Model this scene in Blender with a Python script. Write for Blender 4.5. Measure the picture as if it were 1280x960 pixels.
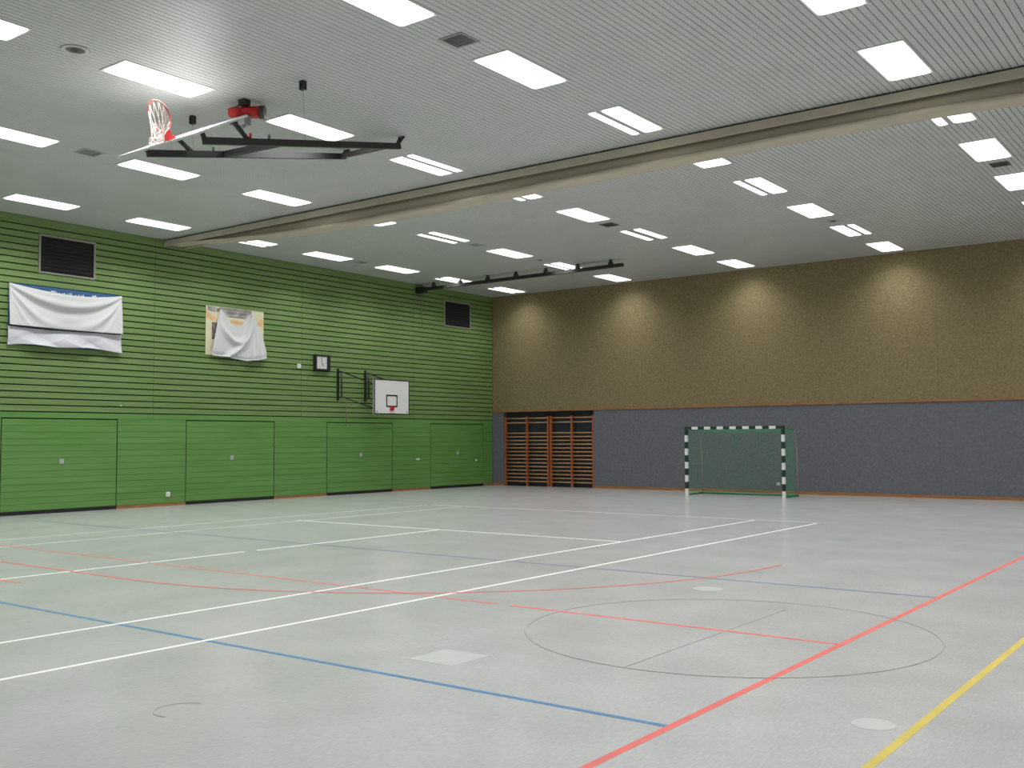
import bpy, bmesh, math, random
from mathutils import Vector, Matrix
random.seed(7)
for o in list(bpy.data.objects):
    bpy.data.objects.remove(o, do_unlink=True)
SC = bpy.context.scene
COL = SC.collection

# ------------------------------------------------------------------ camera
CAM_H = 1.71
cam_d = bpy.data.cameras.new('camera')
cam_d.sensor_fit = 'HORIZONTAL'
cam_d.sensor_width = 36.0
cam_d.lens = 36.0 * 1269.78 / 1280.0
cam_d.clip_start = 0.05
cam_d.clip_end = 200
cam = bpy.data.objects.new('camera', cam_d)
COL.objects.link(cam)
_y, _p, _r = math.radians(36.868), math.radians(3.100), math.radians(-0.2676)
fw = Vector((-math.sin(_y) * math.cos(_p), math.cos(_y) * math.cos(_p), math.sin(_p)))
rt = Vector((math.cos(_y), math.sin(_y), 0))
up = rt.cross(fw)
cr = math.cos(_r) * rt + math.sin(_r) * up
cu = -math.sin(_r) * rt + math.cos(_r) * up
cam.matrix_world = Matrix(((cr.x, cu.x, -fw.x, 0), (cr.y, cu.y, -fw.y, 0), (cr.z, cu.z, -fw.z, CAM_H), (0, 0, 0, 1)))
SC.camera = cam

# ------------------------------------------------------------------ world and exposure
w = bpy.data.worlds.new('world')
SC.world = w
w.use_nodes = True
w.node_tree.nodes['Background'].inputs[0].default_value = (0.02, 0.02, 0.02, 1)
w.node_tree.nodes['Background'].inputs[1].default_value = 1.0
SC.view_settings.view_transform = 'Standard'
SC.view_settings.look = 'None'
SC.view_settings.exposure = 0.0
SC.view_settings.gamma = 1.0
SC.view_settings.use_curve_mapping = False
LAMP_WATT = 57.0        # light given by one ceiling lamp of the near hall section
REAR_DIM, LAST_DIM = 0.80, 0.62   # rear section and its last row run dimmer
LAMP_SPREAD = 132.0     # beam angle of the louvred lamps, degrees
LAMP_GLOW = 2.2         # radiance of the bright diffuser
LAMP_COL = (1.0, 0.995, 0.975)

# ------------------------------------------------------------------ room measures (metres, camera above 0,0)
XG, YB, H = -23.352, 29.919, 7.02
XR, YF = 3.65, -14.5

# ------------------------------------------------------------------ materials
def lin(c):
    return tuple((v / 255 / 12.92) if v / 255 <= 0.04045 else ((v / 255 + 0.055) / 1.055) ** 2.4 for v in c)

def mat(name, rgb, rough=0.6, metal=0.0, var=0.0, scale=6.0, rgb2=None, bump=0.0, bscale=60.0, spec=0.5, stretch=(1, 1, 1), detail=4.0, lo=0.35, hi=0.65):
    m = bpy.data.materials.new(name)
    m.use_nodes = True
    nt = m.node_tree
    b = nt.nodes['Principled BSDF']
    c1 = lin(rgb)
    b.inputs['Base Color'].default_value = (*c1, 1)
    b.inputs['Roughness'].default_value = rough
    b.inputs['Metallic'].default_value = metal
    b.inputs['Specular IOR Level'].default_value = spec
    if var > 0 or rgb2 is not None or bump > 0:
        tc = nt.nodes.new('ShaderNodeTexCoord')
        mp = nt.nodes.new('ShaderNodeMapping')
        mp.inputs['Scale'].default_value = stretch
        geo = nt.nodes.new('ShaderNodeNewGeometry')
        nt.links.new(geo.outputs['Position'], mp.inputs['Vector'])
    if var > 0 or rgb2 is not None:
        n = nt.nodes.new('ShaderNodeTexNoise')
        n.inputs['Scale'].default_value = scale
        n.inputs['Detail'].default_value = detail
        nt.links.new(mp.outputs[0], n.inputs['Vector'])
        r = nt.nodes.new('ShaderNodeValToRGB')
        r.color_ramp.elements[0].position = lo
        r.color_ramp.elements[1].position = hi
        if rgb2 is None:
            a = tuple(v * (1 - var) for v in c1)
            d = tuple(min(1, v * (1 + var)) for v in c1)
        else:
            a, d = c1, lin(rgb2)
        r.color_ramp.elements[0].color = (*a, 1)
        r.color_ramp.elements[1].color = (*d, 1)
        nt.links.new(n.outputs['Fac'], r.inputs['Fac'])
        nt.links.new(r.outputs['Color'], b.inputs['Base Color'])
    if bump > 0:
        n2 = nt.nodes.new('ShaderNodeTexNoise')
        n2.inputs['Scale'].default_value = bscale
        n2.inputs['Detail'].default_value = 3
        nt.links.new(mp.outputs[0], n2.inputs['Vector'])
        bp = nt.nodes.new('ShaderNodeBump')
        bp.inputs['Strength'].default_value = bump
        bp.inputs['Distance'].default_value = 0.01
        nt.links.new(n2.outputs['Fac'], bp.inputs['Height'])
        nt.links.new(bp.outputs[0], b.inputs['Normal'])
    return m

def emit(name, col, strength):
    m = bpy.data.materials.new(name)
    m.use_nodes = True
    nt = m.node_tree
    b = nt.nodes['Principled BSDF']
    b.inputs['Base Color'].default_value = (0.8, 0.8, 0.8, 1)
    b.inputs['Emission Color'].default_value = (*col, 1)
    b.inputs['Emission Strength'].default_value = strength
    return m

def floor_material():
    m = mat('grey_linoleum', (176, 178, 176), rough=0.2, spec=0.5)
    nt = m.node_tree
    b = nt.nodes['Principled BSDF']
    geo = nt.nodes.new('ShaderNodeNewGeometry')
    mp = nt.nodes.new('ShaderNodeMapping')
    mp.inputs['Scale'].default_value = (1.0, 0.22, 1.0)
    nt.links.new(geo.outputs['Position'], mp.inputs['Vector'])
    n1 = nt.nodes.new('ShaderNodeTexNoise'); n1.inputs['Scale'].default_value = 1.1; n1.inputs['Detail'].default_value = 5
    n2 = nt.nodes.new('ShaderNodeTexNoise'); n2.inputs['Scale'].default_value = 60; n2.inputs['Detail'].default_value = 6
    n2.inputs['Roughness'].default_value = 0.7
    nt.links.new(geo.outputs['Position'], n1.inputs['Vector'])
    nt.links.new(mp.outputs[0], n2.inputs['Vector'])
    r1 = nt.nodes.new('ShaderNodeValToRGB')
    r1.color_ramp.elements[0].position = 0.32; r1.color_ramp.elements[0].color = (*lin((176, 178, 178)), 1)
    r1.color_ramp.elements[1].position = 0.7; r1.color_ramp.elements[1].color = (*lin((188, 189, 190)), 1)
    r2 = nt.nodes.new('ShaderNodeValToRGB')
    r2.color_ramp.elements[0].position = 0.3; r2.color_ramp.elements[0].color = (0.82, 0.82, 0.82, 1)
    r2.color_ramp.elements[1].position = 0.68; r2.color_ramp.elements[1].color = (1.0, 1.0, 1.0, 1)
    nt.links.new(n1.outputs['Fac'], r1.inputs['Fac'])
    nt.links.new(n2.outputs['Fac'], r2.inputs['Fac'])
    mx = nt.nodes.new('ShaderNodeMix'); mx.data_type = 'RGBA'; mx.blend_type = 'MULTIPLY'
    mx.inputs['Factor'].default_value = 1.0
    nt.links.new(r1.outputs['Color'], mx.inputs['A'])
    nt.links.new(r2.outputs['Color'], mx.inputs['B'])
    nt.links.new(mx.outputs['Result'], b.inputs['Base Color'])
    bp = nt.nodes.new('ShaderNodeBump'); bp.inputs['Strength'].default_value = 0.12; bp.inputs['Distance'].default_value = 0.002
    n3 = nt.nodes.new('ShaderNodeTexNoise'); n3.inputs['Scale'].default_value = 14
    nt.links.new(geo.outputs['Position'], n3.inputs['Vector'])
    nt.links.new(n3.outputs['Fac'], bp.inputs['Height'])
    nt.links.new(bp.outputs[0], b.inputs['Normal'])
    return m

M = dict(
    floor=floor_material(),
    slat=mat('ceiling_slat_paint', (189, 192, 190), 0.4, var=0.03, scale=1.5),
    dark=mat('dark_void', (72, 74, 74), 0.9),
    grooveback=mat('groove_shade', (16, 28, 19), 0.9),
    green=mat('green_board_paint', (103, 133, 73), 0.55, rgb2=(118, 144, 90), scale=2.2, stretch=(1, 0.35, 6), detail=5, bump=0.05, bscale=30, spec=0.4),
    green_low=mat('green_panel_paint', (91, 137, 66), 0.5, rgb2=(102, 145, 77), scale=1.6, stretch=(1, 0.4, 5), detail=5, bump=0.05, bscale=30, spec=0.4),
    brown=mat('brown_felt', (121, 109, 80), 0.95, rgb2=(145, 132, 102), scale=14, detail=9, bump=0.2, bscale=80, lo=0.3, hi=0.7, spec=0.1),
    blue=mat('grey_blue_felt', (101, 103, 110), 0.95, rgb2=(117, 118, 125), scale=14, detail=9, bump=0.2, bscale=80, lo=0.3, hi=0.7, spec=0.1),
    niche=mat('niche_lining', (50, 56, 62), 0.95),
    wood=mat('stained_wood_trim', (142, 98, 58), 0.5, rgb2=(162, 116, 74), scale=3, stretch=(1, 1, 8), detail=5),
    wood_red=mat('red_brown_wood', (150, 78, 46), 0.45, rgb2=(176, 100, 60), scale=4, stretch=(8, 8, 1)),
    rung=mat('beech_rung', (176, 128, 82), 0.4, rgb2=(196, 150, 104), scale=4),
    rubber=mat('black_rubber', (20, 23, 22), 0.7),
    white_wall=mat('white_plaster', (205, 205, 198), 0.8, var=0.03),
    beige=mat('beige_curtain', (182, 175, 156), 0.8, var=0.05, scale=2.5, stretch=(0.4, 2, 6), spec=0.2),
    beige2=mat('beige_housing', (186, 179, 160), 0.7, var=0.04, scale=2),
    black=mat('black_painted_steel', (38, 38, 38), 0.45),
    brown_or_lit_steel=mat('brown_and_lit_black_steel', (74, 62, 60), 0.4),  # brown of the drum; also paints the light on one crossbar
    white=mat('white_paint', (226, 227, 226), 0.45),
    board_grey=mat('greyish_board', (206, 208, 208), 0.35),
    cloth=mat('white_cloth', (206, 208, 209), 0.85, spec=0.2),
    cloth2=mat('thin_white_sheet', (204, 204, 211), 0.6, spec=0.3),
    red=mat('red_enamel', (196, 40, 42), 0.4),
    orange_rim=mat('orange_red_rim', (214, 92, 76), 0.4),
    netwhite=mat('net_cord', (226, 214, 208), 0.8),
    netgreen=mat('green_net_cord', (40, 150, 96), 0.7),
    greensteel=mat('green_steel_tube', (30, 130, 92), 0.4),
    darkgreen=mat('dark_green_stripe', (28, 56, 44), 0.5),
    banner_blue=mat('blue_banner', (58, 98, 148), 0.6),
    cream=mat('cream_poster', (214, 208, 178), 0.6, var=0.04, scale=3),
    poster_orange=mat('poster_orange', (214, 170, 118), 0.6, rgb2=(226, 196, 150), scale=3),
    poster_grey=mat('poster_grey', (140, 138, 134), 0.6, rgb2=(190, 188, 184), scale=5),
    poster_dark=mat('poster_dark', (84, 76, 78), 0.6, rgb2=(140, 128, 118), scale=9),
    vent_pale=mat('pale_vent_metal', (176, 180, 178), 0.5),
    frame_alu=mat('grey_vent_frame', (140, 142, 124), 0.5),
    black_grille=mat('black_grille', (24, 25, 26), 0.8),
    grey=mat('grey_metal', (150, 152, 152), 0.5),
    grey_dark=mat('dark_grey_metal', (92, 94, 94), 0.55),
    clockface=mat('clock_face', (206, 206, 204), 0.4),
    line_white=mat('white_court_paint', (232, 234, 230), 0.4, var=0.04, scale=5),
    line_white_faint=mat('worn_white_court_paint', (206, 209, 204), 0.4, var=0.06, scale=5),
    line_red=mat('red_court_paint', (212, 104, 98), 0.4, var=0.08, scale=5),
    line_red_thin=mat('faded_red_court_paint', (206, 112, 106), 0.4, var=0.1, scale=4),
    line_blue=mat('blue_court_paint', (78, 124, 162), 0.4, var=0.08, scale=5),
    line_blue_far=mat('blue_grey_court_paint', (92, 112, 138), 0.4, var=0.08, scale=5),
    line_yellow=mat('yellow_court_paint', (198, 178, 82), 0.4, var=0.06, scale=5),
    line_black=mat('thin_dark_court_line', (152, 155, 152), 0.4),
    lid=mat('pale_floor_lid', (188, 190, 190), 0.25, var=0.03),
    lampframe=mat('lamp_frame', (214, 216, 214), 0.5),
    lampoff=mat('unlit_lamp_louvre', (170, 172, 170), 0.5),
    glow=emit('lamp_glow', LAMP_COL, LAMP_GLOW),
    post=mat('white_goal_paint', (232, 232, 230), 0.4),
    pole_beige=mat('galvanised_pole', (150, 146, 134), 0.5),
    rope=mat('hemp_rope', (120, 112, 92), 0.9),
    cable=mat('steel_cable', (110, 112, 112), 0.5),
)

# ------------------------------------------------------------------ geometry helpers
def mesh_from(name, verts, faces, smooth=False):
    me = bpy.data.meshes.new(name)
    me.from_pydata([tuple(v) for v in verts], [], faces)
    if smooth:
        for p in me.polygons:
            p.use_smooth = True
    me.update()
    return me

BOXF = [(0, 3, 2, 1), (4, 5, 6, 7), (0, 1, 5, 4), (1, 2, 6, 5), (2, 3, 7, 6), (3, 0, 4, 7)]

class MB:
    """collects shapes in world coordinates, then links them as one mesh object"""
    def __init__(self):
        self.v, self.f, self.sm = [], [], []
    def box(self, x0, x1, y0, y1, z0, z1):
        n = len(self.v)
        self.v += [Vector(p) for p in ((x0, y0, z0), (x1, y0, z0), (x1, y1, z0), (x0, y1, z0), (x0, y0, z1), (x1, y0, z1), (x1, y1, z1), (x0, y1, z1))]
        self.f += [tuple(n + i for i in f) for f in BOXF]
        self.sm += [False] * 6
        return self
    def obox(self, c, ax, ay, az):
        """oriented box from centre and three half-vectors"""
        c, ax, ay, az = map(Vector, (c, ax, ay, az))
        n = len(self.v)
        for sx, sy, sz in ((-1, -1, -1), (1, -1, -1), (1, 1, -1), (-1, 1, -1), (-1, -1, 1), (1, -1, 1), (1, 1, 1), (-1, 1, 1)):
            self.v.append(c + ax * sx + ay * sy + az * sz)
        self.f += [tuple(n + i for i in f) for f in BOXF]
        self.sm += [False] * 6
        return self
    def bar(self, p, q, wd, ht, upv=(0, 0, 1)):
        p, q = Vector(p), Vector(q)
        d = (q - p)
        L = d.length
        d.normalize()
        s = d.cross(Vector(upv))
        if s.length < 1e-4:
            s = d.cross(Vector((1, 0, 0)))
        s.normalize()
        u = s.cross(d)
        return self.obox((p + q) / 2, d * (L / 2), s * (wd / 2), u * (ht / 2))
    def tube(self, pts, r, n=8, closed=False, cap=True):
        pts = [Vector(p) for p in pts]
        rings = []
        m = len(pts)
        prev = None
        for i, p in enumerate(pts):
            if closed:
                d = pts[(i + 1) % m] - pts[i - 1]
            else:
                d = pts[min(i + 1, m - 1)] - pts[max(i - 1, 0)]
            d.normalize()
            if prev is None:
                a = d.cross(Vector((0, 0, 1)))
                if a.length < 1e-3:
                    a = d.cross(Vector((1, 0, 0)))
            else:
                a = prev - d * prev.dot(d)
            a.normalize()
            prev = a
            b = d.cross(a)
            k = len(self.v)
            rr = r[i] if isinstance(r, (list, tuple)) else r
            for j in range(n):
                t = 2 * math.pi * j / n
                self.v.append(p + (a * math.cos(t) + b * math.sin(t)) * rr)
            rings.append(k)
        for i in range(m if closed else m - 1):
            k0, k1 = rings[i], rings[(i + 1) % m]
            for j in range(n):
                self.f.append((k0 + j, k0 + (j + 1) % n, k1 + (j + 1) % n, k1 + j))
                self.sm.append(n > 4)
        if cap and not closed:
            self.f.append(tuple(rings[0] + j for j in reversed(range(n)))); self.sm.append(False)
            self.f.append(tuple(rings[-1] + j for j in range(n))); self.sm.append(False)
        return self
    def grid(self, fn, nu, nv, smooth=True):
        k = len(self.v)
        for j in range(nv + 1):
            for i in range(nu + 1):
                self.v.append(Vector(fn(i / nu, j / nv)))
        for j in range(nv):
            for i in range(nu):
                a = k + j * (nu + 1) + i
                self.f.append((a, a + 1, a + nu + 2, a + nu + 1))
                self.sm.append(smooth)
        return self
    def prism(self, pts, ext):
        """polygon (list of points) extruded by a vector"""
        k, n = len(self.v), len(pts)
        e = Vector(ext)
        self.v += [Vector(p) for p in pts] + [Vector(p) + e for p in pts]
        self.f.append(tuple(k + i for i in reversed(range(n)))); self.sm.append(False)
        self.f.append(tuple(k + n + i for i in range(n))); self.sm.append(False)
        for i in range(n):
            j = (i + 1) % n
            self.f.append((k + i, k + j, k + n + j, k + n + i)); self.sm.append(False)
        return self
    def build(self, name, material, parent=None, org=None):
        if org is None:
            if parent is not None:
                org = wloc(parent)
            else:
                org = Vector((0, 0, 0))
        org = Vector(org)
        me = bpy.data.meshes.new(name)
        me.from_pydata([tuple(v - org) for v in self.v], [], self.f)
        me.polygons.foreach_set('use_smooth', self.sm)
        me.update()
        bm = bmesh.new(); bm.from_mesh(me)
        bmesh.ops.recalc_face_normals(bm, faces=bm.faces)
        bm.to_mesh(me); bm.free()
        return link(name, me, material, parent, org)

def wloc(o):
    v = Vector(o.location)
    while o.parent:
        o = o.parent
        v += Vector(o.location)
    return v

def link(name, me, material, parent=None, org=(0, 0, 0)):
    if material is not None and not me.materials:
        me.materials.append(material if not isinstance(material, str) else M[material])
    o = bpy.data.objects.new(name, me)
    COL.objects.link(o)
    org = Vector(org)
    if parent is not None:
        o.parent = parent
        o.location = org - wloc(parent)
    else:
        o.location = org
    return o

def tag(o, label=None, cat=None, group=None, kind=None):
    if label: o['label'] = label
    if cat: o['category'] = cat
    if group: o['group'] = group
    if kind: o['kind'] = kind
    return o

def thing(name, loc, label, cat, group=None):
    o = bpy.data.objects.new(name, None)
    o.empty_display_size = 0.1
    COL.objects.link(o)
    o.location = loc
    return tag(o, label, cat, group)

def struct(o, label=None, cat=None):
    o['kind'] = 'structure'
    return tag(o, label, cat)

def B(x0, x1, y0, y1, z0, z1):
    return MB().box(x0, x1, y0, y1, z0, z1)

def solid(o, t=0.004, off=0):
    m = o.modifiers.new('thickness', 'SOLIDIFY')
    m.thickness = t
    m.offset = off
    return o

# ================================================================== STRUCTURE
floor = struct(B(XG - 0.4, XR + 0.3, YF - 0.3, YB + 0.4, -0.2, 0.0).build('floor', 'floor'), 'pale grey sports hall floor with coloured court lines', 'floor')

# ceiling: dark plenum above 10 cm metal slats that run towards the back wall
ceiling = struct(B(XG - 0.4, XR + 0.3, YF - 0.3, YB + 0.4, H + 0.03, H + 0.25).build('ceiling', 'dark'), 'light grey slatted metal ceiling', 'ceiling')
SW = 0.0445
sm_v = [(-SW, YF, 0), (SW, YF, 0), (SW, YB, 0), (-SW, YB, 0), (-SW, YF, 0.02), (SW, YF, 0.02), (SW, YB, 0.02), (-SW, YB, 0.02)]
slat_me = mesh_from('slat', sm_v, BOXF)
slat_me.materials.append(M['slat'])
x = XG + 0.05
while x < XR - 0.02:
    link('slat', slat_me, None, ceiling, (x, 0, H))
    x += 0.1

# side and rear walls outside the frame
struct(B(XR, XR + 0.3, YF, YB + 0.3, 0, H + 0.05).build('wall_right', 'white_wall'), 'plain white side wall outside the photograph', 'wall')
struct(B(XG - 0.4, XR + 0.3, YF - 0.3, YF, 0, H + 0.05).build('wall_front', 'white_wall'), 'plain white end wall behind the camera', 'wall')

# ---- green wall on the left
wall_left = struct(B(XG - 0.35, XG - 0.022, YF, YB + 0.3, 0, H + 0.02).build('wall_left', 'grooveback'), 'green board wall with dark horizontal grooves', 'wall')
DOORS = [(11.62, 14.54), (16.57, 19.57), (21.63, 24.53), (26.43, 29.35)]
VENTS = [(12.41, 13.86), (27.15, 28.63)]
PITCH, GAP = 0.1569, 0.029
Z0 = 2.407
JOINTS = [30.6, 25.565, 20.59, 15.555, 10.52, 5.49, 0.46, -4.57, -9.6, -14.6]
_cache = {}
def board(y0, y1, z0, z1, material, parent, name='wall_board', thick=0.024, dx=0.0):
    key = (round(y1 - y0, 3), round(z1 - z0, 4), material, thick)
    if key not in _cache:
        hy, hz, c = (y1 - y0) / 2, (z1 - z0) / 2, 0.0035
        # front face slightly chamfered
        v = [(-thick, -hy, -hz), (-thick, hy, -hz), (-thick, hy, hz), (-thick, -hy, hz),
             (-c, -hy, -hz), (-c, hy, -hz), (-c, hy, hz), (-c, -hy, hz),
             (0, -hy + c / 2, -hz + c), (0, hy - c / 2, -hz + c), (0, hy - c / 2, hz - c), (0, -hy + c / 2, hz - c)]
        f = [(0, 3, 2, 1)]
        for i in range(4):
            j = (i + 1) % 4
            f.append((i, j, 4 + j, 4 + i)); f.append((4 + i, 4 + j, 8 + j, 8 + i))
        f.append((8, 9, 10, 11))
        me = mesh_from(name, v, f)
        me.materials.append(M[material])
        _cache[key] = me
    return link(name, _cache[key], None, parent, (XG + dx, (y0 + y1) / 2, (z0 + z1) / 2))

def cut(iv, holes):
    out = [iv]
    for h0, h1 in holes:
        nxt = []
        for a, b in out:
            if h1 <= a or h0 >= b:
                nxt.append((a, b))
            else:
                if h0 - a > 0.02: nxt.append((a, h0))
                if b - h1 > 0.02: nxt.append((h1, b))
        out = nxt
    return out

for k in range(29):
    z0 = Z0 + k * PITCH + GAP / 2
    z1 = Z0 + (k + 1) * PITCH - GAP / 2 if k < 28 else H + 0.0
    for ja, jb in zip(JOINTS[1:], JOINTS[:-1]):
        a, b = max(ja, YF) + 0.003, min(jb, YB) - 0.003
        for y0, y1 in (cut((a, b), VENTS) if 21 <= k <= 26 else [(a, b)]):
            board(y0, y1, z0, z1, 'green', wall_left)
# board course between door heads and first groove
for ja, jb in zip(JOINTS[1:], JOINTS[:-1]):
    board(max(ja, YF) + 0.001, min(jb, YB) - 0.001, 2.262, Z0 - GAP / 2, 'green_low', wall_left, 'wall_board')
# flush fields between the doors
fields = [(-14.5, 6.6)] + [(DOORS[i][1], DOORS[i + 1][0]) for i in range(3)] + [(DOORS[3][1], YB), (9.5, 11.62)]
for a, b in fields[1:]:
    n = 14
    for i in range(n):
        z0 = 0.07 + i * (2.262 - 0.07) / n
        board(a + 0.012, b - 0.012, z0 + 0.003, z0 + (2.262 - 0.07) / n - 0.003, 'green_low', wall_left, 'wall_board')
B(XG - 0.022, XG, YF, 9.5, 0.07, 2.25).build('wall_panel', 'green_low', wall_left)
bl = None
for a, b in [(9.5, 11.61)] + [(p + 0.005, q - 0.005) for p, q in fields[1:5]]:
    bd = B(XG - 0.02, XG + 0.014, a, b, 0.0, 0.068)
    if bl is None:
        bl = struct(bd.build('baseboard_left', 'wood'), 'orange wooden skirting pieces between the green doors', 'baseboard')
    else:
        bd.build('skirting_board', 'wood', bl)

dl = ['green plank storeroom door nearest the left edge of the photograph, under the wide banner',
      'green plank storeroom door below the small draped poster',
      'green plank storeroom door left of and below the wall backboard',
      'green plank storeroom door nearest the wall bars corner']
for i, (a, b) in enumerate(DOORS):
    d = struct(B(XG - 0.04, XG - 0.02, a + 0.012, b - 0.012, 0.07, 2.235).build(f'door_{i + 1}', 'green_low'), dl[i], 'door')
    n = 14
    for j in range(n):
        z0 = 0.085 + j * (2.232 - 0.085) / n
        board(a + 0.014, b - 0.014, z0 + 0.003, z0 + (2.232 - 0.085) / n - 0.003, 'green_low', d, 'plank')
    B(XG - 0.02, XG + 0.006, a + 0.006, b - 0.006, 0.0, 0.082).build('bottom_seal', 'rubber', d)
    yc = (a + b) / 2
    hm = MB().box(XG, XG + 0.012, yc - 0.055, yc + 0.055, 1.165, 1.285)
    hd = hm.build('handle_plate', 'vent_pale', d)
    B(XG + 0.012, XG + 0.03, yc - 0.025, yc + 0.025, 1.19, 1.26).build('pull_ring', 'vent_pale', hd)

# ---- back wall: brown felt above a wooden rail, grey-blue felt below, niche for the wall bars
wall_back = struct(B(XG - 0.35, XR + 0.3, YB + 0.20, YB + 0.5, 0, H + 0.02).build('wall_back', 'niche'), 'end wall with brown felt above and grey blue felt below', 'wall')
px = [XG, -22.65, -18.905, -15.18, -11.25, -7.5, -3.75, 0.0, XR]
for a, b in zip(px[:-1], px[1:]):
    B(a + 0.002, b - 0.002, YB, YB + 0.2, 2.765, H).build('felt_panel', 'brown', wall_back)
NX0, NX1 = -22.83, -18.905
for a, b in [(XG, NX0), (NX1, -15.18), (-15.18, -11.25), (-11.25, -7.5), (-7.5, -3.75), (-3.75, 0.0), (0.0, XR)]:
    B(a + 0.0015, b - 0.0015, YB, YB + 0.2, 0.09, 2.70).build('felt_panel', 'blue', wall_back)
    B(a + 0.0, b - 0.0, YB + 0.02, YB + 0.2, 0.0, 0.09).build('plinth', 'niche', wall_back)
struct(B(XG, XR, YB - 0.022, YB + 0.2, 2.70, 2.765).build('trim_1', 'wood'), 'orange wooden rail between brown and blue wall felt', 'trim')
bb = struct(B(NX1, XR, YB - 0.015, YB + 0.02, 0.0, 0.09).build('baseboard_back', 'wood'), 'orange wooden skirting along the blue end wall', 'baseboard')
B(XG, NX0, YB - 0.015, YB + 0.02, 0.0, 0.09).build('skirting_board', 'wood', bb)

# ---- court lines and lids on the floor (flush paint, 1 mm proud)
LZ = 0.0012
_lz = [0]
def line(p, q, wd, m, name='court_line'):
    _lz[0] += 1
    z = LZ + 0.00012 * _lz[0]
    p, q = Vector((*p, 0)), Vector((*q, 0))
    d = (q - p).normalized()
    s = Vector((-d.y, d.x, 0)) * wd / 2
    return MB().prism([p + s, p - s, q - s, q + s], (0, 0, z)).build(name, m, floor, (p + q) / 2)
def arc(c, r, a0, a1, wd, m, n=48, name='court_line'):
    _lz[0] += 1
    z = LZ + 0.00012 * _lz[0]
    mb = MB()
    k = 0
    for i in range(n + 1):
        t = math.radians(a0 + (a1 - a0) * i / n)
        for rr in (r - wd / 2, r + wd / 2):
            mb.v.append(Vector((c[0] + rr * math.cos(t), c[1] + rr * math.sin(t), z)))
    for i in range(n):
        mb.f.append((2 * i, 2 * i + 1, 2 * i + 3, 2 * i + 2)); mb.sm.append(False)
    o = mb.build(name, m, floor, (c[0], c[1], 0))
    return solid(o, 0.001, -1)
# long red side line and yellow line
line((-2.933, -3.0), (-2.933, 28.2), 0.056, 'line_red')
line((-1.753, -3.0), (-1.753, 26.0), 0.056, 'line_yellow')
# blue cross lines, red centre line
line((-20.9, 5.461), (-2.96, 5.461), 0.05, 'line_blue')
line((-21.5, 11.462), (-2.96, 11.462), 0.05, 'line_blue_far')
line((-6.35, 8.43), (-2.96, 8.43), 0.046, 'line_red')
line((-20.9, 8.43), (-6.54, 8.43), 0.044, 'line_red_thin')
# white lines
line((-7.384, -3.0), (-7.384, 19.95), 0.05, 'line_white')
line((-8.723, -3.0), (-8.723, 20.0), 0.05, 'line_white')
line((-12.72, -3.0), (-12.72, 10.1), 0.05, 'line_white')
line((-12.72, 10.33), (-12.72, 14.68), 0.05, 'line_white')
line((-16.75, 14.66), (-8.723, 14.66), 0.045, 'line_white')
line((-16.55, -3.0), (-16.55, 19.9), 0.034, 'line_white_faint')
line((-17.75, -3.0), (-17.75, 20.0), 0.034, 'line_white_faint')
line((-17.75, 20.12), (-7.384, 20.12), 0.03, 'line_white_faint')
# red goal-area line with a straight middle and quarter arcs
line((-14.3, 7.29), (-11.3, 7.29), 0.044, 'line_red_thin')
arc((-11.3, 13.2), 5.91, -90, 0, 0.044, 'line_red_thin')
arc((-14.3, 13.2), 5.91, 240, 270, 0.044, 'line_red_thin')
line((-13.4, 6.33), (-12.2, 6.33), 0.044, 'line_red_thin')
# thin dark circle with its centre line
arc((-3.96, 8.43), 1.78, 0, 360, 0.012, 'line_black', 96)
line((-3.96, 6.65), (-3.96, 9.8), 0.01, 'line_black')
# lids
B(-5.485, -5.035, 5.94, 6.39, 0, 0.0015).build('floor_lid', 'lid', floor)
def disc(c, r, m, name, z=0.0016, n=24):
    return MB().prism([(c[0] + r * math.cos(2 * math.pi * i / n), c[1] + r * math.sin(2 * math.pi * i / n), 0) for i in range(n)], (0, 0, z)).build(name, m, floor, (c[0], c[1], 0))
disc((-5.22, 10.65), 0.17, 'lid', 'floor_lid')
disc((-1.98, 6.22), 0.13, 'lid', 'floor_lid')
arc((-5.62, 3.98), 0.17, 100, 290, 0.006, 'line_black', 32, 'floor_lid_ring')

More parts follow.
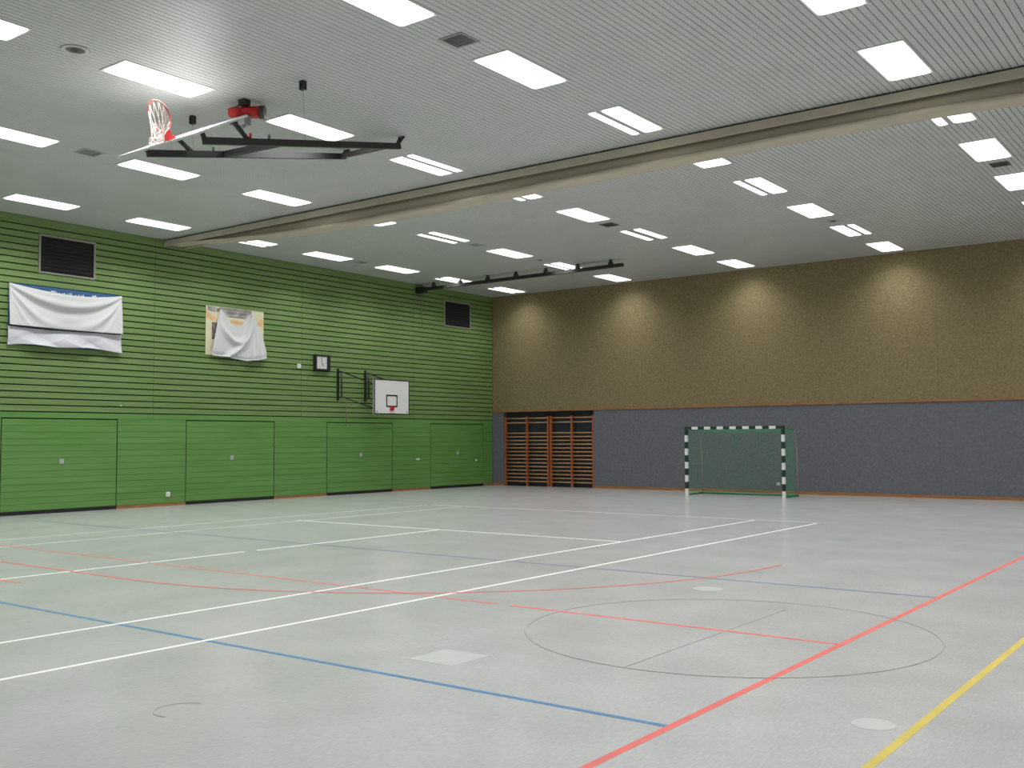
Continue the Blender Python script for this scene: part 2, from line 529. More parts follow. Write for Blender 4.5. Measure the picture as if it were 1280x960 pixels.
# ================================================================== CEILING LAMPS
COLX = [-21.72, -17.32, -12.95, -8.50, -4.10, 0.30]
ROWY = [28.68, 25.85, 23.03, 20.13, 17.30, 14.55, 11.60, 8.65, 5.81, 2.90]
SPLIT = {(3, 5): 'nl', (2, 5): 'nr', (3, 3): 'nl', (3, 1): 'nr', (2, 2): 'tw', (1, 3): 'tw', (4, 4): 'nl', (2, 4): 'nl', (0, 4): 'nl',
         (1, 1): 'nl', (0, 1): 'nl', (0, 0): 'nl'}
STRIPS = {'f': [(-0.30, 0.30)], 'nl': [(-0.30, -0.14), (-0.05, 0.30)], 'nr': [(-0.30, 0.05), (0.14, 0.30)], 'tw': [(-0.30, -0.10), (0.09, 0.30)]}
LY, LD = 0.735, 0.022
def lamp_meshes(kind):
    res = []
    fr = MB()
    fr.box(-0.325, -0.303, -0.76, 0.76, -0.012, 0.0).box(0.303, 0.325, -0.76, 0.76, -0.012, 0.0)
    fr.box(-0.303, 0.303, -0.76, -0.738, -0.012, 0.0).box(-0.303, 0.303, 0.738, 0.76, -0.012, 0.0)
    res.append(('frame', fr, 'lampframe'))
    st = STRIPS[kind]
    for (a, b), (c, d) in zip(st[:-1], st[1:]):
        res.append(('unlit_strip', MB().box(b + 0.002, c - 0.002, -LY, LY, -LD + 0.001, 0.0), 'lampoff'))
    for a, b in st:
        r = 0.07
        n = 6
        out = []
        for cx, cy, t0 in ((b - r, LY - r, 0), (a + r, LY - r, 90), (a + r, -LY + r, 180), (b - r, -LY + r, 270)):
            for i in range(n + 1):
                t = math.radians(t0 + 90 * i / n)
                out.append(Vector((cx + r * math.cos(t), cy + r * math.sin(t), 0)))
        cxm = (a + b) / 2
        mb = MB()
        m = len(out)
        for z, s in ((0.0, 0.0), (-LD * 0.6, 0.0), (-LD, 0.012)):
            for p in out:
                q = Vector((p.x - math.copysign(s, p.x - cxm), p.y - math.copysign(s, p.y), z))
                mb.v.append(q)
        for k in range(2):
            for i in range(m):
                j = (i + 1) % m
                mb.f.append((k * m + i, k * m + j, (k + 1) * m + j, (k + 1) * m + i)); mb.sm.append(False)
        mb.f.append(tuple(2 * m + i for i in range(m))); mb.sm.append(False)
        res.append(('diffuser', mb, 'glow'))
    return res
def bake(mb, name, m):
    me = bpy.data.meshes.new(name)
    me.from_pydata([tuple(v) for v in mb.v], [], mb.f)
    bm = bmesh.new(); bm.from_mesh(me)
    bmesh.ops.recalc_face_normals(bm, faces=bm.faces)
    bm.to_mesh(me); bm.free()
    me.materials.append(M[m])
    return me
LM = {k: [(n, bake(mb, n, m)) for n, mb, m in lamp_meshes(k)] for k in STRIPS}
LD_ = {}
for sec_, fac_ in (('near', 1.0), ('rear', REAR_DIM), ('last', LAST_DIM)):
    for k_, st_ in STRIPS.items():
        LD_[sec_, k_] = []
        tot_ = sum(q - p for p, q in st_)
        for p, q in st_:
            ld = bpy.data.lights.new('lamp_light', 'AREA')
            ld.shape = 'RECTANGLE'; ld.size = q - p - 0.03; ld.size_y = 1.42
            ld.energy = LAMP_WATT * fac_ * (q - p) / tot_ * (1.0 if k_ == 'f' else 0.88); ld.color = LAMP_COL
            ld.spread = math.radians(LAMP_SPREAD)
            LD_[sec_, k_].append(((p + q) / 2, ld))
RN = ['last row by the back wall', 'second row from the back wall', 'third row from the back wall', 'fourth row from the back wall',
      'row just behind the curtain', 'first row before the curtain', 'second row before the curtain',
      'third row before the curtain', 'fourth row before the curtain', 'fifth row before the curtain']
CN = ['column nearest the green wall', 'second column from the green wall', 'third column from the green wall',
      'fourth column from the green wall', 'fifth column from the green wall', 'sixth column from the green wall']
for ri, yy in enumerate(ROWY):
    for ci, xx in enumerate(COLX):
        kind = SPLIT.get((ci, ri), 'f')
        lead = {'f': 'rectangular', 'nl': 'two-strip', 'nr': 'two-strip', 'tw': 'twin-strip'}[kind]
        t = thing('ceiling_lamp', (xx, yy, H - 0.001), f'{lead} lamp, {RN[ri]}, {CN[ci]}', 'ceiling lamp', 'rectangular ceiling lamps')
        for nm, me in LM[kind]:
            link(nm, me, None, t, wloc(t))
        for dx_, ld in LD_['last' if ri == 0 else 'rear' if ri < 5 else 'near', kind]:
            l = bpy.data.objects.new('lamp_light', ld)
            COL.objects.link(l)
            l.parent = t
            l.location = (dx_, 0, -LD - 0.004)

# ================================================================== CEILING VENTS AND LOUDSPEAKERS
def ceiling_vent(x, y, s, label, m='vent_pale', m2='grey'):
    t = thing('ceiling_vent', (x, y, H - 0.001), label, 'air vent', 'square ceiling vents')
    z = H - 0.001
    h = s / 2
    MB().box(x - h, x + h, y - h, y - h + 0.03, z - 0.012, z).box(x - h, x + h, y + h - 0.03, y + h, z - 0.012, z).box(x - h, x - h + 0.03, y - h + 0.03, y + h - 0.03, z - 0.012, z).box(x + h - 0.03, x + h, y - h + 0.03, y + h - 0.03, z - 0.012, z).build('frame', m, t)
    B(x - h + 0.03, x + h - 0.03, y - h + 0.03, y + h - 0.03, z - 0.003, z).build('backing', m2, t)
    n = 7
    for i in range(n):
        yy = y - h + 0.05 + (s - 0.1) * i / (n - 1)
        MB().obox((x, yy, z - 0.009), (h - 0.03, 0, 0), (0, 0.012, 0.004), (0, -0.001, 0.003)).build('louvre', m, t)
ceiling_vent(-8.50, 10.20, 0.40, 'square ceiling vent left of the lamp at top centre', 'grey', 'grey_dark')
ceiling_vent(-17.28, 10.11, 0.40, 'pale square ceiling vent left of the folded basketball frame')
ceiling_vent(-13.05, 21.46, 0.38, 'small dark ceiling vent in the third lamp column behind the curtain', 'grey_dark', 'dark')
ceiling_vent(-4.10, 21.36, 0.34, 'small dark ceiling vent between the right-hand lamps', 'grey_dark', 'dark')
ceiling_vent(-17.30, 21.46, 0.34, 'pale square ceiling vent in the second lamp column behind the curtain')
ceiling_vent(-21.70, 21.46, 0.34, 'pale square ceiling vent between lamps nearest the green wall')
def speaker(x, y, r, label):
    t = thing('ceiling_loudspeaker', (x, y, H - 0.001), label, 'loudspeaker', 'round ceiling loudspeakers')
    z = H - 0.001
    mb = MB()
    mb.tube([(x + r * 1.3 * math.cos(2 * math.pi * i / 28), y + r * 1.3 * math.sin(2 * math.pi * i / 28), z - 0.004) for i in range(28)], r * 0.3, 6, closed=True)
    for v in mb.v: v.z = z - 0.006 + (v.z - z + 0.004) * 0.1
    mb.build('ring', 'slat', t)
    MB().prism([(x + r * math.cos(2 * math.pi * i / 24), y + r * math.sin(2 * math.pi * i / 24), z - 0.005) for i in range(24)], (0, 0, 0.004)).build('grille', 'grey_dark', t)
    MB().prism([(x + r * 0.55 * math.cos(2 * math.pi * i / 16), y + r * 0.55 * math.sin(2 * math.pi * i / 16), z - 0.008) for i in range(16)], (0, 0, 0.003)).build('cone', 'black', t)
speaker(-12.85, 7.28, 0.12, 'round ceiling loudspeaker with white rim near the top left lamps')
speaker(-17.32, 24.5, 0.09, 'small round ceiling loudspeaker above the black rail')
speaker(-8.50, 24.5, 0.09, 'small round ceiling loudspeaker beside the split lamp on the right')

# ================================================================== DIVIDER CURTAIN under the ceiling
cur = thing('divider_curtain', (-10, 16.1, H), 'gathered beige divider curtain hanging across the ceiling in its housing', 'curtain')
B(XG + 0.01, XR - 0.01, 15.80, 15.845, 6.845, 6.985).build('housing_front', 'beige2', cur)
B(XG + 0.01, XR - 0.01, 15.845, 16.42, 6.94, 6.985).build('housing_top', 'beige2', cur)
B(XG + 0.01, XR - 0.01, 16.42, 16.46, 6.865, 6.985).build('housing_rear', 'beige2', cur)
B(XG + 0.01, XR - 0.01, 15.86, 16.40, 6.985, 7.018).build('gap_shade_strip', 'dark', cur)  # dark colour stands in for the shaded gap under the ceiling
PROF = [(16.02, 6.945), (15.975, 6.86), (15.955, 6.82), (15.945, 6.77), (15.94, 6.70), (15.938, 6.665), (15.925, 6.648), (15.888, 6.64), (15.866, 6.62), (15.866, 6.58), (15.89, 6.552), (15.95, 6.535), (16.05, 6.525), (16.18, 6.525), (16.28, 6.56), (16.33, 6.63), (16.34, 6.75), (16.34, 6.945)]
ZBOT = [(-23.35, 6.89), (-22.47, 6.845), (-21.5, 6.76), (-20.5, 6.68), (-19.0, 6.60), (-17.7, 6.545), (-15.7, 6.51), (-13.2, 6.525), (-10.4, 6.565), (-7.9, 6.58), (-6.0, 6.60), (-4.0, 6.59), (-2.7, 6.545), (0.0, 6.56), (2.0, 6.7), (3.7, 6.88)]
def zbot(x):
    for (a, za), (b, zb) in zip(ZBOT[:-1], ZBOT[1:]):
        if x <= b:
            t = (x - a) / (b - a)
            t = t * t * (3 - 2 * t) * 0.4 + t * 0.6
            return za + (zb - za) * t
    return ZBOT[-1][1]
def curtain_pt(u, v):
    x = XG + 0.012 + (XR - XG - 0.024) * u
    k = v * (len(PROF) - 1)
    i = min(int(k), len(PROF) - 2)
    t = k - i
    y = PROF[i][0] * (1 - t) + PROF[i + 1][0] * t
    z = PROF[i][1] * (1 - t) + PROF[i + 1][1] * t
    d = 6.945 - z
    amp = (6.945 - zbot(x)) / (6.945 - 6.525)
    z = 6.945 - d * amp
    env = min(1.0, d / 0.2)
    s = x - XG
    y += env * (0.004 * math.sin(s * 0.5 + 9 * v) + 0.003 * math.sin(s * 1.3 - 13 * v)) - env * (1 - amp) * 0.03
    return (x, y, z)
solid(MB().grid(curtain_pt, 200, 42).build('curtain_folds', 'beige', cur), 0.006)

# ================================================================== ROPE RAIL by the back wall
rail = thing('rope_rail', (-19.3, 25.75, H), 'black steel rope rail hung under the ceiling near the back wall', 'rail')
MB().box(-23.33, -15.2, 25.70, 25.80, 6.775, 6.875).build('track', 'black', rail)
for xx in (-22.6, -21.44, -20.28, -19.13, -17.97, -16.79, -15.62):
    MB().box(xx - 0.055, xx + 0.055, 25.69, 25.81, 6.865, 6.95).box(xx - 0.03, xx - 0.015, 25.72, 25.78, 6.93, H).box(xx + 0.015, xx + 0.03, 25.72, 25.78, 6.93, H).box(xx - 0.035, xx + 0.035, 25.70, 25.80, 7.008, H).build('bracket', 'black', rail)
MB().box(-23.34, -22.98, 25.64, 25.86, 6.70, 6.90).build('trolley', 'black', rail)
for i, (a, zb) in enumerate(((-23.22, 5.75), (-23.15, 5.55), (-23.05, 6.0))):
    MB().tube([(a, 25.74 + 0.02 * i, 6.72), (a - 0.01, 25.73, 6.4), (a + 0.015, 25.77, (6.2 + zb) / 2), (a, 25.75, zb)], 0.008, 6).build('pull_cord', 'rope', rail)

# ================================================================== FOLDED BASKETBALL UNIT under the ceiling
X1, X2 = -12.084, -13.445
bu = thing('ceiling_basketball_hoop', (-12.76, 12.8, H), 'folded-up basketball backboard on black steel frame under the ceiling', 'basketball hoop')
def by(y, s):      # beam height along its length
    return 5.975 + (y - 8.77) * (6.815 - 5.975) / (12.75 - 8.77) + (0.055 if s else 0)
for X, s in ((X1, 0), (X2, 1)):
    MB().bar((X, 8.80, by(8.80, s)), (X, 12.86, by(12.86, s)), 0.075, 0.10).build('beam', 'black', bu)
    for dx in (-0.035, 0.035):
        MB().bar((X + dx * 0.5, 12.80, by(12.8, s) + 0.02), (X + dx * 1.4, 12.92, H - 0.004), 0.018, 0.04, (0, 1, 0)).build('hanger', 'black', bu)
    MB().box(X - 0.06, X + 0.06, 12.89, 12.95, H - 0.008, H - 0.001).build('ceiling_plate', 'black', bu)
    MB().tube([(X, 9.98, by(9.98, s) + 0.04), (X, 9.98, by(9.98, s) + 0.12)], 0.02, 8).build('cable_eye', 'grey_dark', bu)
MB().bar((X1, 10.2, by(10.2, 0)), (X2, 10.2, by(10.2, 1)), 0.09, 0.09).build('crossbar', 'black', bu)
MB().bar((X1, 12.55, by(12.55, 0)), (X2, 12.75, by(12.75, 1)), 0.07, 0.08).build('crossbar', 'brown_or_lit_steel', bu)  # lighter brown colour stands in for light falling on this bar
# board: lower edge towards the camera, front face up
bt = Vector((0, math.cos(math.radians(28.8)), math.sin(math.radians(28.8))))
bn = Vector((0, -bt.z, bt.y))
e0 = Vector((-12.76, 8.45, 5.935))
bc = e0 + bt * 0.525
board_o = MB().obox(bc, Vector((0.9, 0, 0)), bt * 0.525, bn * 0.012).build('backboard', 'board_grey', bu, bc)
for sx in (-1, 1):
    MB().obox(bc + Vector((0.895 * sx, 0, 0)), (0.018, 0, 0), bt * 0.54, bn * 0.017).build('board_edge', 'white', board_o)
for sy in (-1, 1):
    MB().obox(bc + bt * 0.525 * sy, (0.877, 0, 0), bt * 0.016, bn * 0.017).build('board_edge', 'white', board_o)
# target square on the front face
sq = bc - bt * 0.15 + bn * 0.0135
ts = MB()
ts.obox(sq + bt * 0.225, (0.295, 0, 0), bt * 0.025, bn * 0.001).obox(sq - bt * 0.225, (0.295, 0, 0), bt * 0.025, bn * 0.001)
ts.obox(sq + Vector((0.27, 0, 0)), (0.025, 0, 0), bt * 0.2, bn * 0.001).obox(sq - Vector((0.27, 0, 0)), (0.025, 0, 0), bt * 0.2, bn * 0.001)
ts.build('target_square', 'black', board_o)
for X, s in ((X1, 0), (X2, 1)):
    xb = X + (0.09 if s == 0 else -0.09)
    MB().bar((X, 8.83, by(8.83, s)), (X, 8.77, e0.z + (8.77 - e0.y) * 0.51), 0.05, 0.05, (1, 0, 0)).build('strut', 'black', bu)
    MB().bar((X, 9.62, by(9.62, s)), (X, 9.33, 6.375), 0.05, 0.05, (1, 0, 0)).build('strut', 'black', bu)
    MB().box(X - 0.05, X + 0.05, 9.27, 9.36, 6.355, 6.385).build('board_bracket', 'black', bu)
# rim and mount
mt = e0 + bt * 0.30
MB().obox(mt + bn * 0.03, (0.06, 0, 0), bt * 0.07, bn * 0.03).obox(mt + bn * 0.10 - bt * 0.0, (0.045, 0, 0), bt * 0.045, bn * 0.06).build('rim_mount', 'red', bu)
rc = mt + bn * (0.15 + 0.225)
rim_pts = [rc + Vector((math.cos(2 * math.pi * i / 36), 0, 0)) * 0.225 + bn * 0.225 * math.sin(2 * math.pi * i / 36) for i in range(36)]
MB().tube(rim_pts, 0.011, 8, closed=True).build('rim', 'orange_rim', bu)
nt_ = MB()
NC = 12
bot = Vector((-12.77, rc.y - 0.03, rc.z - 0.40))
for i in range(NC):
    for sgn in (1, -1):
        pts = []
        for k in range(6):
            t = k / 5
            a0 = 2 * math.pi * i / NC
            a1 = a0 + sgn * 2 * math.pi / NC * 1.5 * t
            top = rc + Vector((math.cos(a1), 0, 0)) * 0.225 + bn * 0.225 * math.sin(a1)
            lo = bot + Vector((0.10 * math.cos(a1), 0.11 * math.sin(a1) , 0.05 * math.sin(a1 * 3)))
            p = top.lerp(lo, t)
            p.z -= 0.04 * math.sin(math.pi * t)
            pts.append(p)
        nt_.tube(pts, 0.0055, 5)
nt_.tube([bot + Vector((0.10 * math.cos(t * math.pi / 9), 0.11 * math.sin(t * math.pi / 9), 0.05 * math.sin(t * math.pi / 3))) for t in range(18)], 0.006, 5, closed=True)
tag(nt_.build('net', 'netwhite', bu), 'loose white cord net hanging from the tilted rim')
# hoisting cables
for X, s, cx, yc_ in ((X1, 0, -11.33, 10.7), (X2, 1, -14.0, 9.6)):
    MB().tube([(X, yc_, by(yc_, s) + 0.05), (cx, 9.98, 6.9)], 0.003, 5).build('hoist_cable', 'cable', bu)
MB().tube([(X1 - 0.05, 9.66, by(9.66, 0) + 0.05), (X1 - 0.05, 9.66, by(9.66, 0) + 0.14)], 0.025, 8).build('red_stop', 'red', bu)

# winch and pulleys on the ceiling
wn = thing('hoist_winch', (-12.65, 10.0, H), 'red hoist winch on the ceiling above the folded backboard', 'winch')
MB().box(-12.76, -12.62, 9.92, 10.05, 6.93, H - 0.001).build('ceiling_bracket', 'black', wn)
wa, wd_ = Vector((-12.96, 9.90, 6.85)), Vector((0.46, 0.34, 0.0))
def wp(t): return wa + wd_ * t
MB().tube([wp(0.0), wp(0.06), wp(0.38)], [0.06, 0.082, 0.082], 14).build('motor', 'red', wn)
MB().tube([wp(0.38), wp(0.86)], 0.095, 14).build('gear_housing', 'red', wn)
MB().tube([wp(0.86), wp(1.0)], 0.105, 14).build('cable_drum', 'brown_or_lit_steel', wn)
MB().box(-12.84, -12.62, 9.94, 10.06, 6.62, 6.76).build('control_box', 'grey', wn)
MB().tube([(-13.12, 10.0, 6.96), (-12.66, 10.0, 6.96)], 0.012, 8).build('conduit', 'grey_dark', wn)
MB().tube([(-12.70, 10.0, 6.62), (-12.66, 9.9, 6.45)], 0.012, 6).build('limit_lever', 'grey', wn)
def pulley(x, y, label):
    t = thing('pulley_block', (x, y, H), label, 'pulley', 'hoist pulleys under the ceiling')
    MB().box(x - 0.04, x - 0.022, y - 0.04, y + 0.04, 6.885, H - 0.001).box(x + 0.022, x + 0.04, y - 0.04, y + 0.04, 6.885, H - 0.001).box(x - 0.022, x + 0.022, y - 0.04, y + 0.04, 6.975, H - 0.001).build('bracket', 'black', t)
    MB().tube([(x - 0.02, y, 6.925), (x + 0.02, y, 6.925)], 0.04, 14).build('wheel', 'black', t)
pulley(-11.33, 9.98, 'black pulley block right of the red winch')
pulley(-14.00, 9.98, 'black pulley block between winch and basketball rim')

# ================================================================== THINGS ON THE GREEN WALL
def wall_vent(y0, y1, label):
    t = thing('wall_vent', (XG, (y0 + y1) / 2, 5.70), label, 'air vent', 'dark vents high on the green wall')
    z0, z1 = 5.705, 6.645
    f = 0.045
    for a, b, c, d in ((y0, y1, z0, z0 + f), (y0, y1, z1 - f, z1), (y0, y0 + f, z0 + f, z1 - f), (y1 - f, y1, z0 + f, z1 - f)):
        B(XG - 0.03, XG + 0.02, a, b, c, d).build('frame_bar', 'frame_alu', t)
    B(XG - 0.022, XG - 0.017, y0 + f, y1 - f, z0 + f, z1 - f).build('opening', 'black_grille', t)
    n = 9
    for i in range(n):
        z = z0 + f + 0.06 + (z1 - z0 - 2 * f - 0.12) * i / (n - 1)
        MB().obox((XG - 0.008, (y0 + y1) / 2, z), (0.008, 0, -0.008), (0, (y1 - y0) / 2 - f, 0), (0.002, 0, 0.002)).build('blade', 'black_grille', t)
wall_vent(12.41, 13.86, 'large black wall vent above the wide white banner')
wall_vent(27.15, 28.63, 'black wall vent high up by the corner with the brown wall')

# wide banner: blue strip showing above two white sheets
BY0, BY1, BZ0, BZ1 = 11.70, 14.575, 3.95, 5.385
bn1 = thing('banner', (XG, (BY0 + BY1) / 2, BZ0), 'blue banner with white lettering mostly hidden behind white sheets', 'banner')
B(XG + 0.006, XG + 0.014, BY0 + 0.01, BY1, BZ0 + 0.02, BZ1).build('banner_sheet', 'banner_blue', bn1)
lt = MB()
def stroke(y, z, hh, wd):
    lt.box(XG + 0.014, XG + 0.018, y - wd / 2, y + wd / 2, z - 0.2, z + hh)
def ztop(u):
    return BZ1 - 0.145 * (math.sin(math.pi * min(1, u) ** 1.12) ** 0.85)
for u, hh, wd in ((0.345, 0.0, 0.02), (0.365, 0.028, 0.045), (0.385, 0.036, 0.045), (0.402, 0.02, 0.03), (0.43, 0.012, 0.03), (0.462, 0.012, 0.03), (0.475, 0.03, 0.022), (0.50, 0.012, 0.022), (0.52, 0.04, 0.022), (0.535, 0.045, 0.03), (0.575, 0.012, 0.03), (0.605, 0.03, 0.022), (0.63, 0.012, 0.03), (0.645, 0.035, 0.022), (0.735, 0.02, 0.05), (0.755, 0.025, 0.05)):
    stroke(BY0 + (BY1 - BY0) * u, ztop(u) + 0.025, hh, wd)
lt.build('lettering', 'line_white', bn1)
def sheet1(u, v):
    y = BY0 + (BY1 - BY0) * u
    zt = ztop(u)
    zb = 4.405 - 0.012 * math.sin(math.pi * u)
    z = zt + (zb - zt) * v
    s = math.sin(math.pi * u)
    ph = v / (0.10 + 0.95 * s ** 0.9)
    d = 0.075 * math.sin(2 * math.pi * 1.35 * ph - 0.6) * s ** 0.6 * (1 - v) ** 0.7
    d += 0.03 * math.sin(2 * math.pi * 3.1 * ph + 1.1) * s * (1 - v)
    # diagonal pulls from the top right and top left corners
    d += 0.018 * math.sin(22 * math.atan2(v + 0.02, 1.02 - u)) * math.exp(-2.2 * (1 - u)) * v
    d += 0.012 * math.sin(16 * math.atan2(v + 0.02, u + 0.02)) * math.exp(-2.2 * u) * v
    return (XG + 0.125 + d - 0.08 * (1 - s) * (1 - v), y, z)
o = tag(solid(MB().grid(sheet1, 90, 48).build('white_sheet', 'cloth', None, (XG + 0.05, (BY0 + BY1) / 2, 4.4)), 0.004), 'upper white sheet sagging in swags over the blue banner', 'cloth')
def sheet2(u, v):
    y = BY0 - 0.01 + (BY1 - BY0 + 0.01) * u
    zt = 4.385 - 0.012 * math.sin(6 * u + 0.3) - 0.02 * math.sin(math.pi * u)
    zb = BZ0 - 0.01 + 0.03 * math.sin(math.pi * u) + 0.022 * math.sin(11 * u)
    z = zt + (zb - zt) * v
    tri = lambda q: abs((q % 1.0) * 2 - 1)
    d = 0.10 * tri(1.6 * u + 0.55 * v) + 0.10 * tri(2.6 * u - 0.8 * v + 0.2) * v + 0.03 * math.sin(9 * u + 3 * v)
    return (XG + 0.035 + d * (0.35 + 0.65 * v) * math.sin(math.pi * min(0.96, max(0.04, u))) ** 0.4, y, z)
o = tag(solid(MB().grid(sheet2, 80, 24).build('white_sheet', 'cloth2', None, (XG + 0.05, (BY0 + BY1) / 2, 3.95)), 0.004), 'lower creased white sheet hanging below the hem of the upper sheet', 'cloth')
B(XG + 0.012, XG + 0.03, BY0, BY1, 4.388, 4.412).build('hem_gap_shade', 'black', bn1)  # black strip painted in for the shade between the two sheets

# smaller poster with a draped cloth
PY0, PY1, PZ0, PZ1 = 17.14, 19.13, 4.06, 5.415
po = thing('poster', (XG, (PY0 + PY1) / 2, PZ0), 'cream poster with orange band partly covered by a draped white cloth', 'poster')
B(XG + 0.004, XG + 0.014, PY0, PY1, PZ0, PZ1).build('poster_sheet', 'cream', po)
pf = XG + 0.014
def quad(pts, m, name, d=0.002, z=0.0):
    MB().prism([(pf + z, a, b) for a, b in pts], (d, 0, 0)).build(name, m, po)
quad([(17.14, 5.28), (17.14, 5.08), (17.35, 5.02), (17.6, 4.98), (17.6, 5.08), (17.35, 5.16)], 'poster_orange', 'printed_band')
quad([(18.88, 4.98), (19.13, 4.98), (19.13, 5.25), (18.98, 5.16)], 'poster_orange', 'printed_band')
quad([(17.95, 4.98), (18.4, 4.98), (18.4, 5.08), (17.95, 5.08)], 'poster_orange', 'printed_band')
quad([(17.2, 5.29), (17.45, 5.24), (17.5, 5.40), (17.18, 5.40)], 'poster_grey', 'printed_picture')
quad([(17.6, 5.15), (18.7, 5.15), (18.7, 5.41), (17.6, 5.41)], 'poster_grey', 'printed_header', 0.001)
quad([(17.49, 5.27), (17.64, 5.27), (17.64, 5.39), (17.5, 5.36)], 'poster_dark', 'printed_picture')
quad([(17.34, 4.5), (17.6, 4.5), (17.6, 4.97), (17.34, 4.97)], 'poster_dark', 'printed_picture')
quad([(18.85, 4.8), (18.9, 4.78), (18.9, 4.92), (18.85, 4.94)], 'poster_dark', 'printed_picture')
lb = MB()
for i in range(11):
    yy = 17.86 + i * 0.062
    lb.box(pf + 0.001, pf + 0.004, yy, yy + 0.018, 5.235, 5.305)
    if i % 2 == 0: lb.box(pf + 0.001, pf + 0.004, yy, yy + 0.045, 5.29, 5.305)
    elif i % 3 == 0: lb.box(pf + 0.001, pf + 0.004, yy, yy + 0.045, 5.26, 5.275)
lb.box(pf + 0.001, pf + 0.004, 17.9, 18.5, 5.165, 5.185).box(pf + 0.001, pf + 0.004, 17.7, 18.66, 5.365, 5.385)
lb.build('printed_letters', 'poster_dark', po)
TOPC = [(0.0, 17.60, 5.365), (0.12, 17.68, 5.30), (0.36, 17.90, 5.08), (0.48, 18.02, 4.93), (0.60, 18.2, 4.88), (0.72, 18.36, 4.97), (0.9, 18.58, 5.28), (1.0, 18.66, 5.385)]
BOTC = [(0.0, 17.27, 4.10), (0.08, 17.33, 4.04), (0.3, 17.75, 4.03), (0.55, 18.2, 3.985), (0.72, 18.52, 3.955), (0.88, 18.9, 4.0), (1.0, 19.22, 4.075)]
def pl(c, u):
    for a, b in zip(c[:-1], c[1:]):
        if u <= b[0]:
            t = (u - a[0]) / (b[0] - a[0])
            return a[1] + (b[1] - a[1]) * t, a[2] + (b[2] - a[2]) * t
    return c[-1][1:]
def drape(u, v):
    a, b = pl(TOPC, u), pl(BOTC, u)
    y, z = a[0] + (b[0] - a[0]) * v, a[1] + (b[1] - a[1]) * v
    s = math.sin(math.pi * u)
    # right part flares outwards more near the bottom
    if u > 0.9:
        y += 0.10 * (u - 0.9) / 0.1 * math.sin(math.pi * v) * 0.8
    d = 0.06 * v + 0.10 * math.exp(-((v - 0.18 - 0.3 * s) / 0.10) ** 2) * s
    d += 0.12 * math.exp(-((u - 0.96 + 0.62 * v ** 1.2) / 0.06) ** 2) * (0.3 + 0.9 * v)
    d += 0.07 * math.exp(-((u - 0.80) / 0.05) ** 2) * v ** 2 + 0.05 * math.exp(-((u - 0.93) / 0.04) ** 2) * v ** 2
    d += 0.06 * math.exp(-((u - 0.97 + 0.18 * v) / 0.04) ** 2)
    d += 0.03 * math.sin(7 * u + 2 * v) * v
    d -= 0.03 * math.exp(-((v - 0.97) / 0.05) ** 2)
    return (XG + 0.025 + max(0, d), y, z)
tag(solid(MB().grid(drape, 70, 60).build('draped_cloth', 'cloth', None, (XG + 0.05, 18.1, 4.0)), 0.004), 'white cloth draped with a V-shaped neck over the cream poster', 'cloth')

# clock
ck = thing('wall_clock', (XG, 21.39, 3.82), 'square black wall clock with white face beside the backboard bracket', 'clock')
B(XG, XG + 0.09, 21.05, 21.67, 3.83, 4.31).build('case', 'black', ck)
B(XG + 0.09, XG + 0.10, 21.05, 21.67, 4.25, 4.31).build('bezel_bar', 'black', ck)
B(XG + 0.09, XG + 0.10, 21.05, 21.67, 3.83, 3.88).build('bezel_bar', 'black', ck)
B(XG + 0.09, XG + 0.10, 21.05, 21.12, 3.88, 4.25).build('bezel_bar', 'black', ck)
B(XG + 0.09, XG + 0.10, 21.53, 21.67, 3.88, 4.25).build('bezel_bar', 'black', ck)
cf = B(XG + 0.088, XG + 0.092, 21.12, 21.53, 3.88, 4.25).build('face', 'clockface', ck)
cc = Vector((XG + 0.095, 21.325, 4.065))
for i in range(12):
    a = math.radians(30 * i)
    p = cc + Vector((0, math.sin(a), math.cos(a))) * 0.155
    q = cc + Vector((0, math.sin(a), math.cos(a))) * 0.175
    MB().bar(p, q, 0.010, 0.004, (1, 0, 0)).build('hour_mark', 'red' if i == 0 else 'grey_dark', cf)
MB().bar(cc, cc + Vector((0.002, -0.02, 0.15)), 0.014, 0.003, (1, 0, 0)).build('minute_hand', 'black', ck)
MB().bar(cc, cc + Vector((0.002, 0.055, -0.11)), 0.02, 0.003, (1, 0, 0)).build('hour_hand', 'black', ck)

# small fittings
def fitting(name, y, z, wy, wz, label, cat, m='white', group=None, d=0.05):
    t = thing(name, (XG, y, z - wz / 2), label, cat, group)
    B(XG, XG + d * 0.6, y - wy / 2, y + wy / 2, z - wz / 2, z + wz / 2).build('body', m, t)
    B(XG + d * 0.6, XG + d, y - wy * 0.3, y + wy * 0.3, z - wz * 0.3, z + wz * 0.3).build('cover', m, t)
fitting('wall_sensor', 20.48, 3.925, 0.13, 0.13, 'small white sensor box on the green wall left of the clock', 'sensor')
fitting('wall_socket', 16.02, 0.30, 0.11, 0.13, 'white wall socket low on the green wall between two doors', 'socket')
fitting('light_switch', 25.77, 1.04, 0.17, 0.06, 'flat white switch plate between the two right-hand doors', 'switch', d=0.025)
fitting('door_latch', 28.93, 0.95, 0.08, 0.06, 'tiny pale latch plate on the door nearest the corner', 'latch', d=0.02)
fitting('wall_hook', 14.62, 2.60, 0.035, 0.03, 'tiny white hook on the green wall right of the left door', 'hook', d=0.03)
t = thing('wall_socket', (-12.24, YB, 0.22), 'small white socket on the blue wall behind the goal net', 'socket')
B(-12.285, -12.195, YB - 0.02, YB, 0.25, 0.34).build('body', 'white', t)
B(-12.262, -12.218, YB - 0.028, YB - 0.02, 0.272, 0.318).build('insert', 'grey', t)

